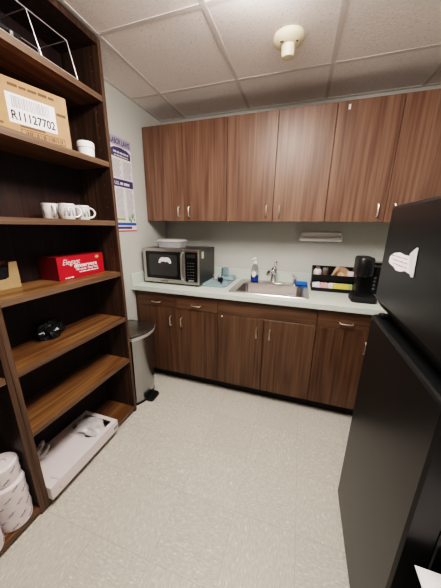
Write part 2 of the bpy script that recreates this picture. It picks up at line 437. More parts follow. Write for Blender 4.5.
bt = thing('soap_bottle', 'clear pump bottle of blue liquid with a white oval label, behind sink', 'bottle', (.998, -.082, fz))
B().lathe([(.034, .0015), (.037, .004), (.037, .058), (.036, .062)], n=26).o('liquid', M['blue_liquid'], bt, smooth=True, label='deep blue liquid in the bottom third')
B().lathe([(.036, .0625), (.0375, .075), (.035, .11), (.027, .14), (.016, .158), (.015, .17)], n=26).o('bottle_body', M['clear'], bt, smooth=True, label='clear plastic upper body')
b = B(); n = 14
b.loops([[(-.0385 * math.sin(a + .12) , -.0385 * math.cos(a + .12), .075 + dz * math.sqrt(max(0.02, 1 - (a / .62) ** 2))) for a in [-.62 + 1.24 * i / n for i in range(n + 1)]] for dz in (-.030, .030)], False, False, False)
b.o('bottle_label', M['paper'], bt, smooth=True, label='white oval label')
B().lathe([(.018, .168), (.019, .186), (.010, .190), (.008, .205), (.013, .207), (.013, .222), (.006, .226)], n=20).tube([(0, 0, .216), (-.014, -.016, .216), (-.026, -.03, .208)], [.007, .006, .005], 8).o('pump', M['white'], bt, smooth=True)

# ------------------------------------------------------------------ dish mat and what stands on it
my = thing('drying_tray', 'teal plastic drying tray on the counter between microwave and sink', 'tray', (.70, -.235, ZK), -.02)
def sk_rr(x0, x1, y0, y1, r, z): return rrect(x0, x1, y0, y1, r, z)
B().loops([sk_rr(-.100, .105, -.205, .20, .03, .0005), sk_rr(-.108, .112, -.212, .208, .032, .016), sk_rr(-.101, .105, -.205, .201, .028, .017), sk_rr(-.095, .099, -.198, .194, .026, .006)]).o('tray_base', M['teal'], my, smooth=True)
for i in range(5):
    B().box(-.08 + i * .036, -.074 + i * .036, -.18, .03, .0055, .0095).o('rib', M['teal'], my)
B().loops([sk_rr(-.02, .105, .06, .200, .02, .0165), sk_rr(-.015, .10, .065, .195, .02, .042), sk_rr(-.010, .095, .07, .19, .018, .042), sk_rr(-.008, .093, .072, .188, .016, .012)]).o('utensil_tray', M['teal'], my, smooth=True)
b = B().lathe([(.037, .110), (.036, .110), (.038, .075), (.0415, .002), (.043, 0), (.041, .0)], n=26, cap0=False, cap1=False)
b.lathe([(.035, .108), (.0365, .110)], n=26)
tag(b.o('glass_tumbler', M['blue_glass'], None, (.715, -.13, ZK + .0125), smooth=True), 'blue-tinted glass tumbler upside down on the teal drying tray', 'glass')
b = B().lathe([(.024, 0), (.030, .052), (.0315, .052), (.0285, .047), (.0235, .004)], n=22, cap0=True, cap1=True)
tag(b.o('small_cup', M['clear'], None, (.645, -.20, ZK + .0095), smooth=True), 'small clear plastic cup on the teal drying tray beside the microwave', 'cup')
sc_ = thing('coffee_scoop', 'black plastic scoop lying on the teal drying tray', 'scoop', (.705, -.255, ZK + .0095))
B().lathe([(.020, 0), (.027, .036), (.0285, .036), (.026, .03), (.018, .004)], (0, 0, 0), 20).o('scoop_bowl', M['black'], sc_, smooth=True)
B().tube([(.02, -.018, .033), (.032, -.04, .028), (.036, -.07, .012), (.037, -.095, .005)], [.006, .006, .006, .005], 8).o('scoop_handle', M['black'], sc_, smooth=True)

# ------------------------------------------------------------------ microwave
mw = thing('microwave', 'stainless steel and black microwave oven at the left end of counter', 'microwave', (.318, -.30, ZK), 0)
W2, D0, D1, H0, H1 = .273, -.19, .20, .014, .318
B().box(-W2, W2, D0 + .012, D1, H0, H1, .004, 1).o('case', M['mw_dark'], mw, label='dark grey painted case')
b = B()
FX0, FX1 = -W2, W2
fy0, fy1 = D0 - .006, D0 + .011
dx = .135   # right end of the door
# front bezel with the door
dr = B().box(FX0, dx, fy0, fy1, H0 + .002, H1 + .001, .004, 2).o('door', M['mw_steel'], mw, label='stainless steel framed door')
B().loops([[(x, fy0 - .0015, z) for x, z, _ in rrect(FX0 + .030, dx - .028, H0 + .038, H1 - .024, .014, 0)], [(x, fy0 + .004, z) for x, z, _ in rrect(FX0 + .030, dx - .028, H0 + .038, H1 - .024, .014, 0)]]).o('window', M['mw_glass'], dr, label='black glass window')
B().loops([[(x, fy0 - .0022, z) for x, z, _ in rrect(FX0 + .062, dx - .066, H0 + .066, H1 - .05, .02, 0)], [(x, fy0 - .001, z) for x, z, _ in rrect(FX0 + .062, dx - .066, H0 + .066, H1 - .05, .02, 0)]]).o('window_mesh', M['mw_mesh'], dr)
hb = B().tube([(dx - .008, fy0 + .002, H1 - .030), (dx - .008, fy0 - .028, H1 - .038), (dx - .008, fy0 - .034, H1 - .06), (dx - .008, fy0 - .034, H0 + .075), (dx - .008, fy0 - .028, H0 + .05), (dx - .008, fy0 + .002, H0 + .042)], .010, 12)
hb.o('handle', M['steel'], dr, smooth=True, label='curved steel handle')
B().box(dx + .002, FX1, fy0, fy1, H0 + .002, H1 + .001, .004, 2).o('front_bezel', M['mw_steel'], mw, label='stainless steel surround')
cp = B().box(dx + .012, FX1 - .014, fy0 - .002, fy0 + .004, H0 + .026, H1 - .02, .001, 1).o('control_panel', M['black_gloss'], mw, label='black control panel')
B().box(dx + .028, FX1 - .030, fy0 - .0028, fy0 - .001, H1 - .068, H1 - .04).o('display', M['mw_dark'], cp)
for r in range(6):
    for c in range(3):
        B().box(dx + .030 + c * .025, dx + .046 + c * .025, fy0 - .0028, fy0 - .001, H0 + .058 + r * .026, H0 + .064 + r * .026).o('button', M['key'], cp)
B().loops([[(x, fy0 - .003, z) for x, z, _ in rrect(dx + .04, FX1 - .045, H0 + .030, H0 + .046, .005, 0)], [(x, fy0 - .001, z) for x, z, _ in rrect(dx + .04, FX1 - .045, H0 + .030, H0 + .046, .005, 0)]]).o('door_button', M['grey'], cp)
marks(dr, NY((-.10, fy0 - .0003, H0 + .014)), .085, .009, M['ink'])
# white cut-out sticker on the window
pts = [(-.064, -.022), (-.056, .006), (-.040, .024), (-.018, .030), (-.006, .026), (.010, .030), (.034, .029), (.052, .018), (.062, -.004), (.062, -.020), (.046, -.026), (.034, -.012), (.020, -.008), (.008, -.014), (-.008, -.006), (-.022, -.010), (-.034, -.006), (-.046, -.024)]
B().prism(pts, lambda u, v, w: (u - .050, w, v + .215), fy0 - .0038, fy0 - .0024).o('window_sticker', M['paper'], dr, label='white cut-out sticker on the window')
B().box(W2, W2 + .001, D0 + .06, D0 + .105, H1 - .078, H1 - .02).o('side_sticker', M['sticker_y'], mw, label='small pale yellow sticker on the side')
for sx in (-1, 1):
    for yy in (D0 + .05, D1 - .04):
        B().lathe([(.014, 0), (.016, H0 + .001)], (sx * (W2 - .04), yy, 0), 14).o('foot', M['black'], mw)
# clear container on the microwave
b = B()
cz = ZK + H1 + .001
b.loops([rrect(-.11, .11, -.08, .08, .03, 0), rrect(-.122, .122, -.092, .092, .035, .048), rrect(-.128, .128, -.098, .098, .036, .051), rrect(-.128, .128, -.098, .098, .036, .055), rrect(-.105, .105, -.075, .075, .03, .072)])
tag(b.o('food_container', M['frost'], None, (.245, -.31, cz), .0, smooth=True), 'clear plastic lidded food container on top of the microwave', 'container')

# ------------------------------------------------------------------ coffee condiment organizer
og = thing('condiment_organizer', 'black two-tier condiment organizer on counter beside the coffee maker', 'organizer', (1.675, -.155, ZK))
ow = .165
B().box(-ow, ow, -.105, .105, 0, .012).o('base', M['black'], og)
B().box(-ow, ow, .098, .105, .012, .185).o('back_panel', M['black'], og)
side = [(-.105, .012), (-.105, .04), (-.06, .055), (-.055, .135), (.098, .185), (.098, .012)]
for sx in (-1, 1):
    B().prism(side, lambda u, v, w: (w, u, v), sx * ow - .003 * (sx + 1), sx * ow + .003 * (1 - sx)).o('side_panel', M['black'], og)
B().box(-ow + .006, ow - .006, -.105, -.099, .012, .030).o('lower_lip', M['black'], og)
B().box(-ow + .006, ow - .006, -.050, .098, .088, .094).o('upper_shelf', M['black'], og)
B().box(-ow + .006, ow - .006, -.056, -.050, .082, .130).o('upper_lip', M['black'], og)
zl, zu = ZK + .012, ZK + .094
# lower tier: little packets, leaning in rows
def packet_mesh(nm, mat):
    b = B().box(-.030, .030, -.0025, .0025, 0, .050, .001, 1)
    return b.o(nm, mat)
kinds = [('sugar_packet', 'paper', 'white sugar packet in the lower tier of the black organizer', 'white sugar packets'),
         ('sweetener_packet', 'pink', 'pink sweetener packet in the lower tier of the black organizer', 'pink sweetener packets'),
         ('sweetener_packet', 'yellow', 'yellow sweetener packet in the lower tier of the black organizer', 'yellow sweetener packets'),
         ('sweetener_packet', 'green', 'pale green sweetener packet in the lower tier of organizer', 'pale green sweetener packets')]
layout = [(-.122, 0), (-.062, 1), (.002, 0), (.066, 1), (.121, 3)]
protos = {}
def place_packet(k, x, y, z, rot, tilt):
    if k not in protos:
        o = packet_mesh(kinds[k][0], M[kinds[k][1]]); tag(o, kinds[k][2], 'packet', kinds[k][3]); protos[k] = o
    else:
        o = protos[k].copy(); COL.objects.link(o)
    o.location = (1.675 + x, -.155 + y, z); o.rotation_euler = (tilt, random.uniform(-.13, .13), rot)
for x, k in layout:
    for r in range(3):
        place_packet(k, x + random.uniform(-.003, .003), -.062 + r * .012, zl + .0045, random.uniform(-.20, .20), -.36)
for x in (.035, .094):
    for r in range(2):
        place_packet(2, x, -.090 + r * .010, zl + .0045, random.uniform(-.10, .10), -.22)
# upper tier
ub = thing('creamer_bottle', 'pale creamer bottle with dark cap at the left of the upper tier', 'bottle', (1.675 - .122, -.150, zu + .0005))
B().lathe([(.030, 0), (.033, .004), (.033, .062), (.024, .074), (.016, .078)], n=20).o('bottle_body', M['white_card'], ub, smooth=True)
B().lathe([(.017, .0775), (.017, .094), (.012, .096)], n=18).o('cap', M['brown_jar'], ub, smooth=True)
uj = thing('spice_jar', 'small brown jar in the upper tier next to the creamer bottle', 'jar', (1.675 - .062, -.158, zu + .0005))
B().lathe([(.023, 0), (.025, .003), (.025, .066), (.020, .071)], n=20).o('jar_body', M['brown_jar'], uj, smooth=True)
B().lathe([(.022, .0705), (.022, .086), (.019, .088)], n=18).o('lid', M['grey'], uj, smooth=True)
n = 72
def flute(r, z, amp): return [((r + amp * math.cos(36 * 2 * PI * i / n)) * math.cos(2 * PI * i / n), (r + amp * math.cos(36 * 2 * PI * i / n)) * math.sin(2 * PI * i / n), z) for i in range(n)]
b = B().loops([flute(.026, 0, 0), flute(.031, .004, .0010), flute(.047, .028, .0038), flute(.062, .046, .006), flute(.056, .043, .0055), flute(.026, .006, .0003)])
b.xf(Matrix.Diagonal((1, .88, 1, 1))).xf(Matrix.Rotation(1.05, 4, 'X')); zmin = min(v.co.z for v in b.b.verts)
tag(b.o('coffee_filter', M['tan_paper'], None, (1.675 + .062, -.125, zu + .0005 - zmin), smooth=True), 'fluted tan paper coffee filters in the upper tier of black organizer', 'filter')
for i, (x, lean) in enumerate(((-.02, .40), (-.014, .46), (-.024, .50))):
    b = B().box(-.0045, .0045, -.001, .001, 0, .120)
    b.xf(Matrix.Rotation(lean, 4, 'Y'))
    zmin = min(v.co.z for v in b.b.verts)
    o = b.o('stir_stick', M['stick'], None, (1.675 + x - .006, -.196 + i * .003, zu + .0005 - zmin))
    tag(o, 'thin wooden stir stick leaning in the upper tier of organizer', 'stirrer', 'stir sticks in the organizer')
for i in range(3):
    b = B().box(-.020, .020, -.003, .003, 0, .070, .001, 1)
    o = b.o('tea_packet', M['white_card'], None, (1.675 + .130, -.190 + i * .012, zu + .0005)); o.rotation_euler = (-.12, 0, 0)
    tag(o, 'pale pink tea packet at the right of the organizer upper tier', 'packet', 'tea packets in the organizer')

# ------------------------------------------------------------------ coffee maker
cm = thing('coffee_maker', 'black single-serve coffee maker on the counter beside the fridge', 'coffee maker', (1.884, -.345, ZK), 0)
B().loops([rrect(-.110, .050, -.168, -.012, .028, .001), rrect(-.112, .052, -.170, -.010, .03, .02), rrect(-.109, .049, -.166, -.012, .028, .042)]).o('base', M['black_matte'], cm, smooth=True)
B().box(-.085, .030, -.152, -.060, .0425, .048, .002, 1).o('drip_tray', M['black'], cm)
B().loops([rrect(-.070, .128, -.046, .072, .020, .043), rrect(-.072, .130, -.048, .074, .020, .20), rrect(-.072, .130, -.046, .074, .020, .252), rrect(-.068, .126, -.042, .070, .02, .258)]).o('body', M['black'], cm, smooth=True)
B().loops([rrect(-.096, -.002, -.152, -.0, .030, .190), rrect(-.100, .002, -.158, .02, .034, .20), rrect(-.100, .002, -.158, .02, .034, .302), rrect(-.093, -.004, -.15, .02, .03, .314)]).o('brew_head', M['black'], cm, smooth=True)
B().lathe([(.020, .172), (.024, .192)], (-.05, -.09, 0), 18).o('nozzle', M['black'], cm)
B().tube([(-.045, -.1585, .21), (-.045, -.1585, .298)], .0045, 8).o('head_seam', M['black_gloss'], cm)
B().box(.012, .130, -.052, -.040, .244, .254, .001, 1).o('lid_trim', M['steel'], cm, label='silver trim strip under the lid')
B().box(-.0, .126, -.03, .070, .2585, .272, .005, 2).o('tank_lid', M['black_gloss'], cm)
for i in range(4):
    B().lathe([(.0095, 0), (.0095, .003), (.006, .0035)], n=16).xf(Matrix.Rotation(PI / 2, 4, 'X')).xf(Matrix.Translation((.040, -.0475, .165 - .027 * i))).o('button', M['grey'], cm, label='round grey button')

# ------------------------------------------------------------------ wall holder
tp = thing('towel_holder', 'white plastic towel holder mounted on back wall above the sink', 'holder', (1.55, 0, 1.345))
B().box(-.165, .165, -.020, -.0005, .004, .040, .004, 2).o('back_rail', M['bright'], tp)
B().tube([(-.158, -.042, -.018), (.158, -.042, -.018)], .020, 18).o('roller', M['bright'], tp, smooth=True)
for sx in (-1, 1):
    b = B().loops([[(sx * .158 , -.0005, .030), (sx * .158, -.0005, -.030), (sx * .158, -.050, -.040), (sx * .158, -.064, -.022), (sx * .158, -.05, .004)], [(sx * .176, -.0005, .026), (sx * .176, -.0005, -.026), (sx * .174, -.046, -.034), (sx * .174, -.056, -.02), (sx * .174, -.046, .0)]])
    b.o('end_bracket', M['bright'], tp)

# ------------------------------------------------------------------ ceiling sensor
sn = thing('ceiling_sensor', 'cream round ceiling sensor with a stubby cylinder below it', 'sensor', (1.228, -.742, ZC))
B().lathe([(.080, -.0005), (.080, -.012), (.074, -.021), (.052, -.036), (.038, -.040)], n=36).o('base_plate', M['cream'], sn, smooth=True)
b = B().lathe([(.037, .0), (.034, -.024), (.036, -.026), (.032, -.050), (.028, -.052)], n=28)
b.xf(Matrix.Rotation(.10, 4, 'X')).xf(Matrix.Translation((0, 0, -.036)))
b.o('sensor_head', M['cream'], sn, smooth=True)
B().lathe([(.005, 0), (.005, -.003)], (.045, -.030, -.038), 10).o('indicator', M['ink'], sn)
B().box(-.040, -.022, -.046, -.043, -.042, -.036).o('slot', M['ink_brown'], sn)

# ------------------------------------------------------------------ wall poster
PY0, PY1, PZ0, PZ1 = -.745, -.497, 1.375, 2.065
po = thing('wall_poster', 'printed labor law poster on the left wall beside the bookcase', 'poster', (0, PY0, PZ0))
pw, ph = PY1 - PY0, PZ1 - PZ0
B().box(.0005, .0020, 0, pw, 0, ph).o('sheet', M['paper'], po)
def pr(name, mat, y0, y1, z0, z1, x=.0024): return B().box(.0019, x, y0, y1, z0, z1).o(name, mat, po)
pr('print_band', M['lavender'], 0, pw, ph - .062, ph)
text('LABOR LAWS', .052, M['navy'], po, PX((.0027, .020, ph - .050)), bold=.0012, width=pw - .035)
pts = [(.02, ph - .140), (pw - .012, ph - .140), (pw - .012, ph - .092), (pw * .8, ph - .075), (pw * .5, ph - .068), (pw * .22, ph - .075), (.02, ph - .092)]
B().prism(pts, lambda u, v, w: (w, u, v), .0019, .0024).o('print_band', M['navy'], po)
marks(po, PX((.0024, .045, ph - .112)), pw - .08, .013, M['paper'])
marks(po, PX((.0024, .050, ph - .132)), pw - .09, .009, M['paper'])
pr('print_band', M['navy'], .018, pw - .004, ph - .350, ph - .295)
text('U.S.', .034, M['paper'], po, PX((.0027, .026, ph - .336)), bold=.0008, width=.05)
marks(po, PX((.0024, .088, ph - .334)), pw - .115, .022, M['paper'])
for c in range(2):
    ya, yb = .022 + c * .115, .022 + c * .115 + .10
    b = B(); z = ph - .158
    while z > ph - .285:
        b.box(.0019, .0023, ya, yb - random.uniform(0, .03), z - .0035, z); z -= .0085
    b.o('fine_print', M['ink_grey'], po)
    b = B(); z = ph - .362
    while z > .115:
        b.box(.0019, .0023, ya + .01, yb - random.uniform(0, .02), z - .0035, z); z -= .0085
    b.o('fine_print', M['ink_grey'], po)
pr('print_band', M['olive_ink'], .02, .115, .088, .106)
b = B()
for yy, zz, r in ((.165, .10, .016), (.200, .112, .014), (.225, .095, .012)):
    b.prism([(yy + r * math.cos(i * PI / 5) * (1 if i % 2 else .55), zz + 1.6 * r * math.sin(i * PI / 5) * (1 if i % 2 else .55)) for i in range(10)], lambda u, v, w: (w, u, v), .0019, .0024)
b.o('leaf_emblem', M['green_ink'], po)
b = B()
for yy, zz in ((.182, .085), (.212, .125)):
    b.prism([(yy + .012 * math.cos(i * PI / 4) * (1 if i % 2 else .5), zz + .022 * math.sin(i * PI / 4) * (1 if i % 2 else .5)) for i in range(8)], lambda u, v, w: (w, u, v), .0019, .0026)
b.o('leaf_emblem', M['blue_ink'], po)
pr('print_band', M['blue_ink'], 0, pw, .048, .070)
pr('print_band', M['navy'], .0, pw * .75, .020, .038)
pr('print_band', M['red_ink'], 0, pw, .0, .009)

# ------------------------------------------------------------------ bookcases
XS = .265
TOPS = [2.113, 1.783, 1.450, 1.124, .80, .473]
def bookcase(y0, y1, label, tops):
    """left panel at y0, right panel at y1"""
    t = thing('bookcase', label, 'bookcase', (0, y0, 0), 0)
    w = y1 - y0
    for a, s in ((0, 1), (w - .022, -1)):
        b = B().box(.001, XS, a, a + .022, 0, 2.372, .001, 1)
        yi = a + (.0222 if s == 1 else -.0002)
        b.mi = 1
        for xh in (.05, .215):
            z = .25
            while z < 2.3:
                b.box(xh - .0022, xh + .0022, yi - .0004, yi + .0002, z - .0022, z + .0022); z += .064
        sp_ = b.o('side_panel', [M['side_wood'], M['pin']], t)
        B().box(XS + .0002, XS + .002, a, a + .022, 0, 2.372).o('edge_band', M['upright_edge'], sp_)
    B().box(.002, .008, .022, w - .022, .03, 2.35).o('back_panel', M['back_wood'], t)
    B().box(.009, XS - .001, .022, w - .022, 2.345, 2.371).o('top_panel', M['side_wood'], t)
    for z in tops + [.048]:
        s = B().box(.009, XS - .006, .0225, w - .0225, z - .028, z).o('shelf', M['shelf_wood'], t)
        B().box(XS - .006, XS - .001, .0225, w - .0225, z - .028, z).o('edge_band', M['edge_wood'], s)
    B().box(.225, .240, .022, w - .022, 0, .0195).o('toe_kick', M['black_kick'], t)
    return t
YR, YL = -1.035, -1.778
bookcase(YL, YR, 'tall dark walnut bookcase against the left wall holding mugs and boxes', TOPS)
bookcase(YL - .752, YL - .001, 'second dark walnut bookcase nearer the camera with paper rolls at its foot', TOPS[:5])

# top shelf: wire rack and black box
wr = thing('wire_rack', 'silver wire rack on the top shelf of the bookcase', 'rack', (0, 0, 2.1135))
r = .0024
xa, xb, ya, yb, zt_ = .075, .2605, -1.72, -1.212, .136
b = B()
B().tube([(xb, ya, zt_), (xb, yb - .036, zt_)], r, 8).o('front_top_wire', M['wire'], wr)
B().tube([(xb, ya, r), (xb, yb, r)], r, 8).o('front_bottom_wire', M['wire'], wr)
B().tube([(xa, ya, zt_), (xa, yb - .036, zt_)], r, 8).o('back_top_wire', M['wire'], wr)
B().tube([(xa, ya, r), (xa, yb, r)], r, 8).o('back_bottom_wire', M['wire'], wr)
for yy in (ya, -1.392, yb):
    sh = 0 if yy == ya else -.038
    B().tube([(xb, yy, r), (xb, yy + sh, zt_), (xa, yy + sh, zt_), (xa, yy, r), (xb, yy, r)], r, 8).o('hoop', M['wire'], wr)
bb = thing('plastic_case', 'black plastic case with metal clasps inside the wire rack', 'case', (.150, -1.56, 2.1140))
B().box(-.06, .06, -.14, .14, 0, .04, .008, 2).o('case_body', M['black_matte'], bb)
B().box(-.056, .056, -.135, .135, .0405, .062, .006, 2).o('case_lid', M['black'], bb)
for yy in (-.09, .09):
    B().box(.060, .064, yy - .006, yy + .006, .032, .050, .001, 1).o('clasp', M['steel'], bb)

# second shelf: cartons and tub
ang = math.atan2(.145, .189)
cb = thing('cardboard_box', 'large cardboard carton labelled R11127702 on the second bookcase shelf', 'box', (.247, -1.288, 1.7835), -.30)
D_, W_, H_ = .125, .36, .222
B().box(-D_, 0, -W_, 0, 0, H_, .003, 1).o('carton', M['cardboard'], cb)
x = .0008
lb = B().box(0, x, -.240, -.058, .056, .166).o('shipping_label', M['paper'], cb, label='white label with barcode and number')
text('R11127702', .047, M['ink'], lb, PX((x + .0004, -.232, .070)), bold=.0011, width=.165)
b = B(); y = -.222
while y < -.082:
    wbar = random.choice((.002, .003, .004)); b.box(x, x + .0004, y, y + wbar, .114, .158); y += wbar + random.choice((.002, .003, .004))
b.o('barcode', M['ink_grey'], lb)
text('MAR 2024', .016, M['ink_brown'], cb, PX((.0005, -.345, .192)), bold=.0002)
marks(cb, PX((.0002, -.225, .192)), .17, .011, M['ink_brown'])
marks(cb, PX((.0002, -.052, .135)), .042, .012, M['ink_brown'])
B().box(0, .0006, -.205, -.110, .046, .054).o('printed_line', M['ink_brown'], cb)
b = B()
for q in ((-.205, -.030, .010, .013), (-.205, -.030, .037, .040), (-.205, -.202, .010, .040), (-.033, -.030, .010, .040)): b.box(0, .0006, *q)
y = -.19
while y < -.045:
    wbar = random.choice((.002, .003, .005)); b.box(0, .0006, y, y + wbar, .016, .034); y += wbar + random.choice((.002, .003, .005))
b.o('printed_barcode', M['ink_brown'], cb)
c2 = thing('cardboard_box', 'smaller plain cardboard carton left of the labelled carton on shelf', 'box', (.262, -1.578, 1.7835), 0)
B().box(-.10, -.004, -.145, 0, 0, .118, .002, 1).o('carton', M['cardboard_dark'], c2)
B().box(-.0045, -.0032, -.13, -.02, .012, .020).o('printed_line', M['ink_brown'], c2)
tb = thing('plastic_tub', 'round white lidded tub on the bookcase shelf beside the large carton', 'tub', (.205, -1.158, 1.7835))
B().lathe([(.039, 0), (.042, .042), (.042, .046)], n=30).o('tub_body', M['white'], tb, smooth=True)
B().lathe([(.041, .0462), (.041, .049)], n=30).o('lid_groove', M['grey'], tb)
B().lathe([(.0440, .049), (.0440, .074), (.039, .079), (.012, .081)], n=30).o('lid', M['white'], tb, smooth=True)

# third shelf: mugs
def mug(loc, rot, label, first=None):
    if first: return dup(first, loc, rot, label)
    t = thing('coffee_mug', label, 'mug', loc, rot, 'white mugs on the third shelf')
    t.scale = (.9, .9, .88)
    bd = B().lathe([(.036, 0), (.0395, .004), (.0425, .045), (.0425, .087), (.0410, .0885), (.0395, .087), (.0395, .012), (.03, .008)], n=30).o('mug_body', M['ceramic'], t, smooth=True)
    pts = [(0, .0415 + .034 * math.sin(a), .045 + .030 * math.cos(a)) for a in [PI * i / 10 for i in range(11)]]
    pts[0] = (0, .0405, .075); pts[-1] = (0, .0405, .015)
    B().tube(pts, .0058, 9).o('mug_handle', M['ceramic'], t, smooth=True)
    # grey printed line drawing wrapped on the cup
    b = B(); R = .0428
    def arc(cy, w, h, z0):
        p = []
        for i in range(13):
            s = PI * i / 12; u = cy - w * math.cos(s); p.append((R * math.cos(u / R), R * math.sin(u / R), z0 + h * math.sin(s)))
        b.tube(p, .0014, 5)
    for cy in (-.016, .010): arc(cy, .012, .045, .018); arc(cy, .007, .03, .020)
    for i in range(6):
        u = -.026 + i * .010; b.tube([(R * math.cos(u / R), R * math.sin(u / R), .070), (R * math.cos((u + .004) / R), R * math.sin((u + .004) / R), .078)], .0011, 5)
    b.o('printed_drawing', M['draw_ink'], bd)
    return t
m0 = mug((.205, -1.337, 1.4505), -.42, 'middle one of the three white mugs, with a grey line drawing')
mug((.185, -1.222, 1.4505), -.42, 'white mug nearest the right upright of the bookcase, handle to the right', m0)
mug((.120, -1.362, 1.4505), -1.95, 'leftmost white mug, partly hidden behind another mug', m0)

# fourth shelf: red carton, kraft box
rb = thing('tableware_box', 'red carton of dinnerware with white lettering on the fourth shelf', 'box', (.160, -1.408, 1.1245))
rw, rh, rd = .322, .128, .148
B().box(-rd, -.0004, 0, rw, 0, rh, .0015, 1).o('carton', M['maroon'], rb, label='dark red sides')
B().box(-.0003, .0003, .001, rw - .001, .001, rh - .001).o('front_panel', M['red'], rb)
B().box(0, .0006, .0, rw, .0, .016).o('print_band', M['red_dark'], rb)
text('Elegant', .044, M['paper'], rb, PX((.0010, .028, .082)), shear=.35, bold=-.0002, width=.115)
text('dinnerware', .034, M['paper'], rb, PX((.0010, .100, .060)), bold=.0010, width=.165)
text('160 count  Party Pack', .020, M['paper'], rb, PX((.0010, .105, .042)), bold=.0004, width=.165)
marks(rb, PX((.0006, .13, .028)), .15, .007, M['paper'])
marks(rb, PX((.0008, .035, .006)), .06, .007, M['paper'])
pts = [(.272 + .016 * math.cos(a), .108 + .009 * math.sin(a)) for a in [i * PI / 6 for i in range(12)]]
B().prism(pts, lambda u, v, w: (w, u, v), .0, .0010).o('emblem', M['olive_ink'], rb)
kb = thing('kraft_box', 'brown kraft box with a cut-out front at left of the fourth shelf', 'box', (.085, -1.7545, 1.1245))
KW, KH, KD = .2015, .125, .073
b = B().prism([(0, 0), (KW, 0), (KW, KH), (KW - .035, KH), (KW - .045, .055), (KW - .06, .048), (0, .042)], lambda u, v, w: (w, u, v), -.003, 0)
b.o('front_panel', M['kraft'], kb)
B().box(-KD, -.0035, 0, KW, 0, .003).box(-KD, -KD + .003, 0, KW, .003, KH).box(-KD + .003, -.0035, KW - .003, KW, .003, KH).box(-KD + .003, -.0035, 0, .003, .003, KH).o('tray', M['cardboard_dark'], kb)
B().box(-KD + .004, -.006, .006, KW - .006, .004, .105, .004, 1).o('contents', M['dark_film'], kb, label='dark wrapped contents')

# fifth shelf: crumpled black bag
def blob(rx, ry, rz, seed, amp, fr, flat=-.75, n=22):
    rnd = random.Random(seed); b = B()
    ph = [(rnd.uniform(-fr, fr), rnd.uniform(-fr, fr), rnd.uniform(-fr, fr), rnd.uniform(0, 6.28)) for _ in range(9)]
    bmesh.ops.create_uvsphere(b.b, u_segments=n * 2, v_segments=n, radius=1)
    for v in b.b.verts:
        c = v.co; d = sum(math.sin(c.x * p[0] + c.y * p[1] + c.z * p[2] + p[3]) for p in ph) / 9
        d2 = abs(d) ** .6 * (1 if d > 0 else -1)
        s = 1 + amp * d2
        z = max(c.z * s, flat)
        v.co = (c.x * s * rx, c.y * s * ry, (z - flat) * rz)
    zm = min(v.co.z for v in b.b.verts)
    for v in b.b.verts: v.co.z -= zm
    return b
tag(blob(.050, .070, .055, 8, .42, 8).o('plastic_bag', M['dark_film'], None, (.075, -1.445, .8005), smooth=True), 'crumpled black plastic bag on the dark fifth shelf', 'bag')

# bottom shelf: long white box with a torn hole, bags
wb = thing('white_box', 'long white cardboard box with a torn opening on the bottom shelf', 'box', (.295, -1.7545, .0485))
bw, bl, bh = .275, .483, .072
t_ = .003
b = B().box(-bw, 0, 0, bl, 0, t_).box(-bw, -bw + t_, 0, bl, t_, bh).box(-t_, 0, 0, bl, t_, bh).box(-bw + t_, -t_, 0, t_, t_, bh).box(-bw + t_, -t_, bl - t_, bl, t_, bh)
b.o('box_body', M['white_card'], wb)
hx0, hx1, hy0, hy1 = -.250, -.030, .295, .456
X_, Y_ = [-bw, hx0, hx1, 0], [0, hy0, hy1, bl]
b = B()
for i in range(3):
    for j in range(3):
        if i == 1 and j == 1: continue
        b.box(X_[i], X_[i + 1], Y_[j], Y_[j + 1], bh, bh + .0025)
# torn corner tongues
b.prism([(hx0, hy0), (hx0 + .07, hy0), (hx0 + .03, hy0 + .03), (hx0, hy0 + .05)], lambda u, v, w: (u, v, w), bh, bh + .0024)
b.prism([(hx1, hy0), (hx1, hy0 + .03), (hx1 - .04, hy0 + .012), (hx1 - .08, hy0)], lambda u, v, w: (u, v, w), bh, bh + .0024)
b.o('box_top', M['white_card'], wb)
B().box(0, .0006, .445, .480, .018, .040).o('printed_mark', M['ink_grey'], wb)
fl = B().prism([(-.002, .0), (-.002, .052), (-.055, .045), (-.055, .0)], lambda u, v, w: (u, v, w), bh + .003, bh + .0045)
fl.o('end_flap', M['white_card'], wb)
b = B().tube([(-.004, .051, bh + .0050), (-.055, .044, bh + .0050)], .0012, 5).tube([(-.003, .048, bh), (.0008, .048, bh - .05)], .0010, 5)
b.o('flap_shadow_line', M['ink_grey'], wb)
B().box(-bw + .006, -.006, .012, bl - .006, t_ + .0005, .026).o('dark_slab', M['ink_brown'], wb, label='dark brown slab inside the opening')  # dark brown slab laid low inside the box, below the opening
tag(blob(.098, .072, .040, 11, .42, 7).o('plastic_bag', M['film'], None, (.295 - .143, -1.762 + .380, .0485 + .027), .25, smooth=True), 'white plastic bag bulging from the torn opening of the white box', 'bag')
tag(blob(.040, .062, .050, 5, .42, 7).o('plastic_bag', M['grey_film'], None, (.068, -1.655, .0485 + bh + .0030), smooth=True), 'crumpled grey plastic bag behind on top of the white box', 'bag')

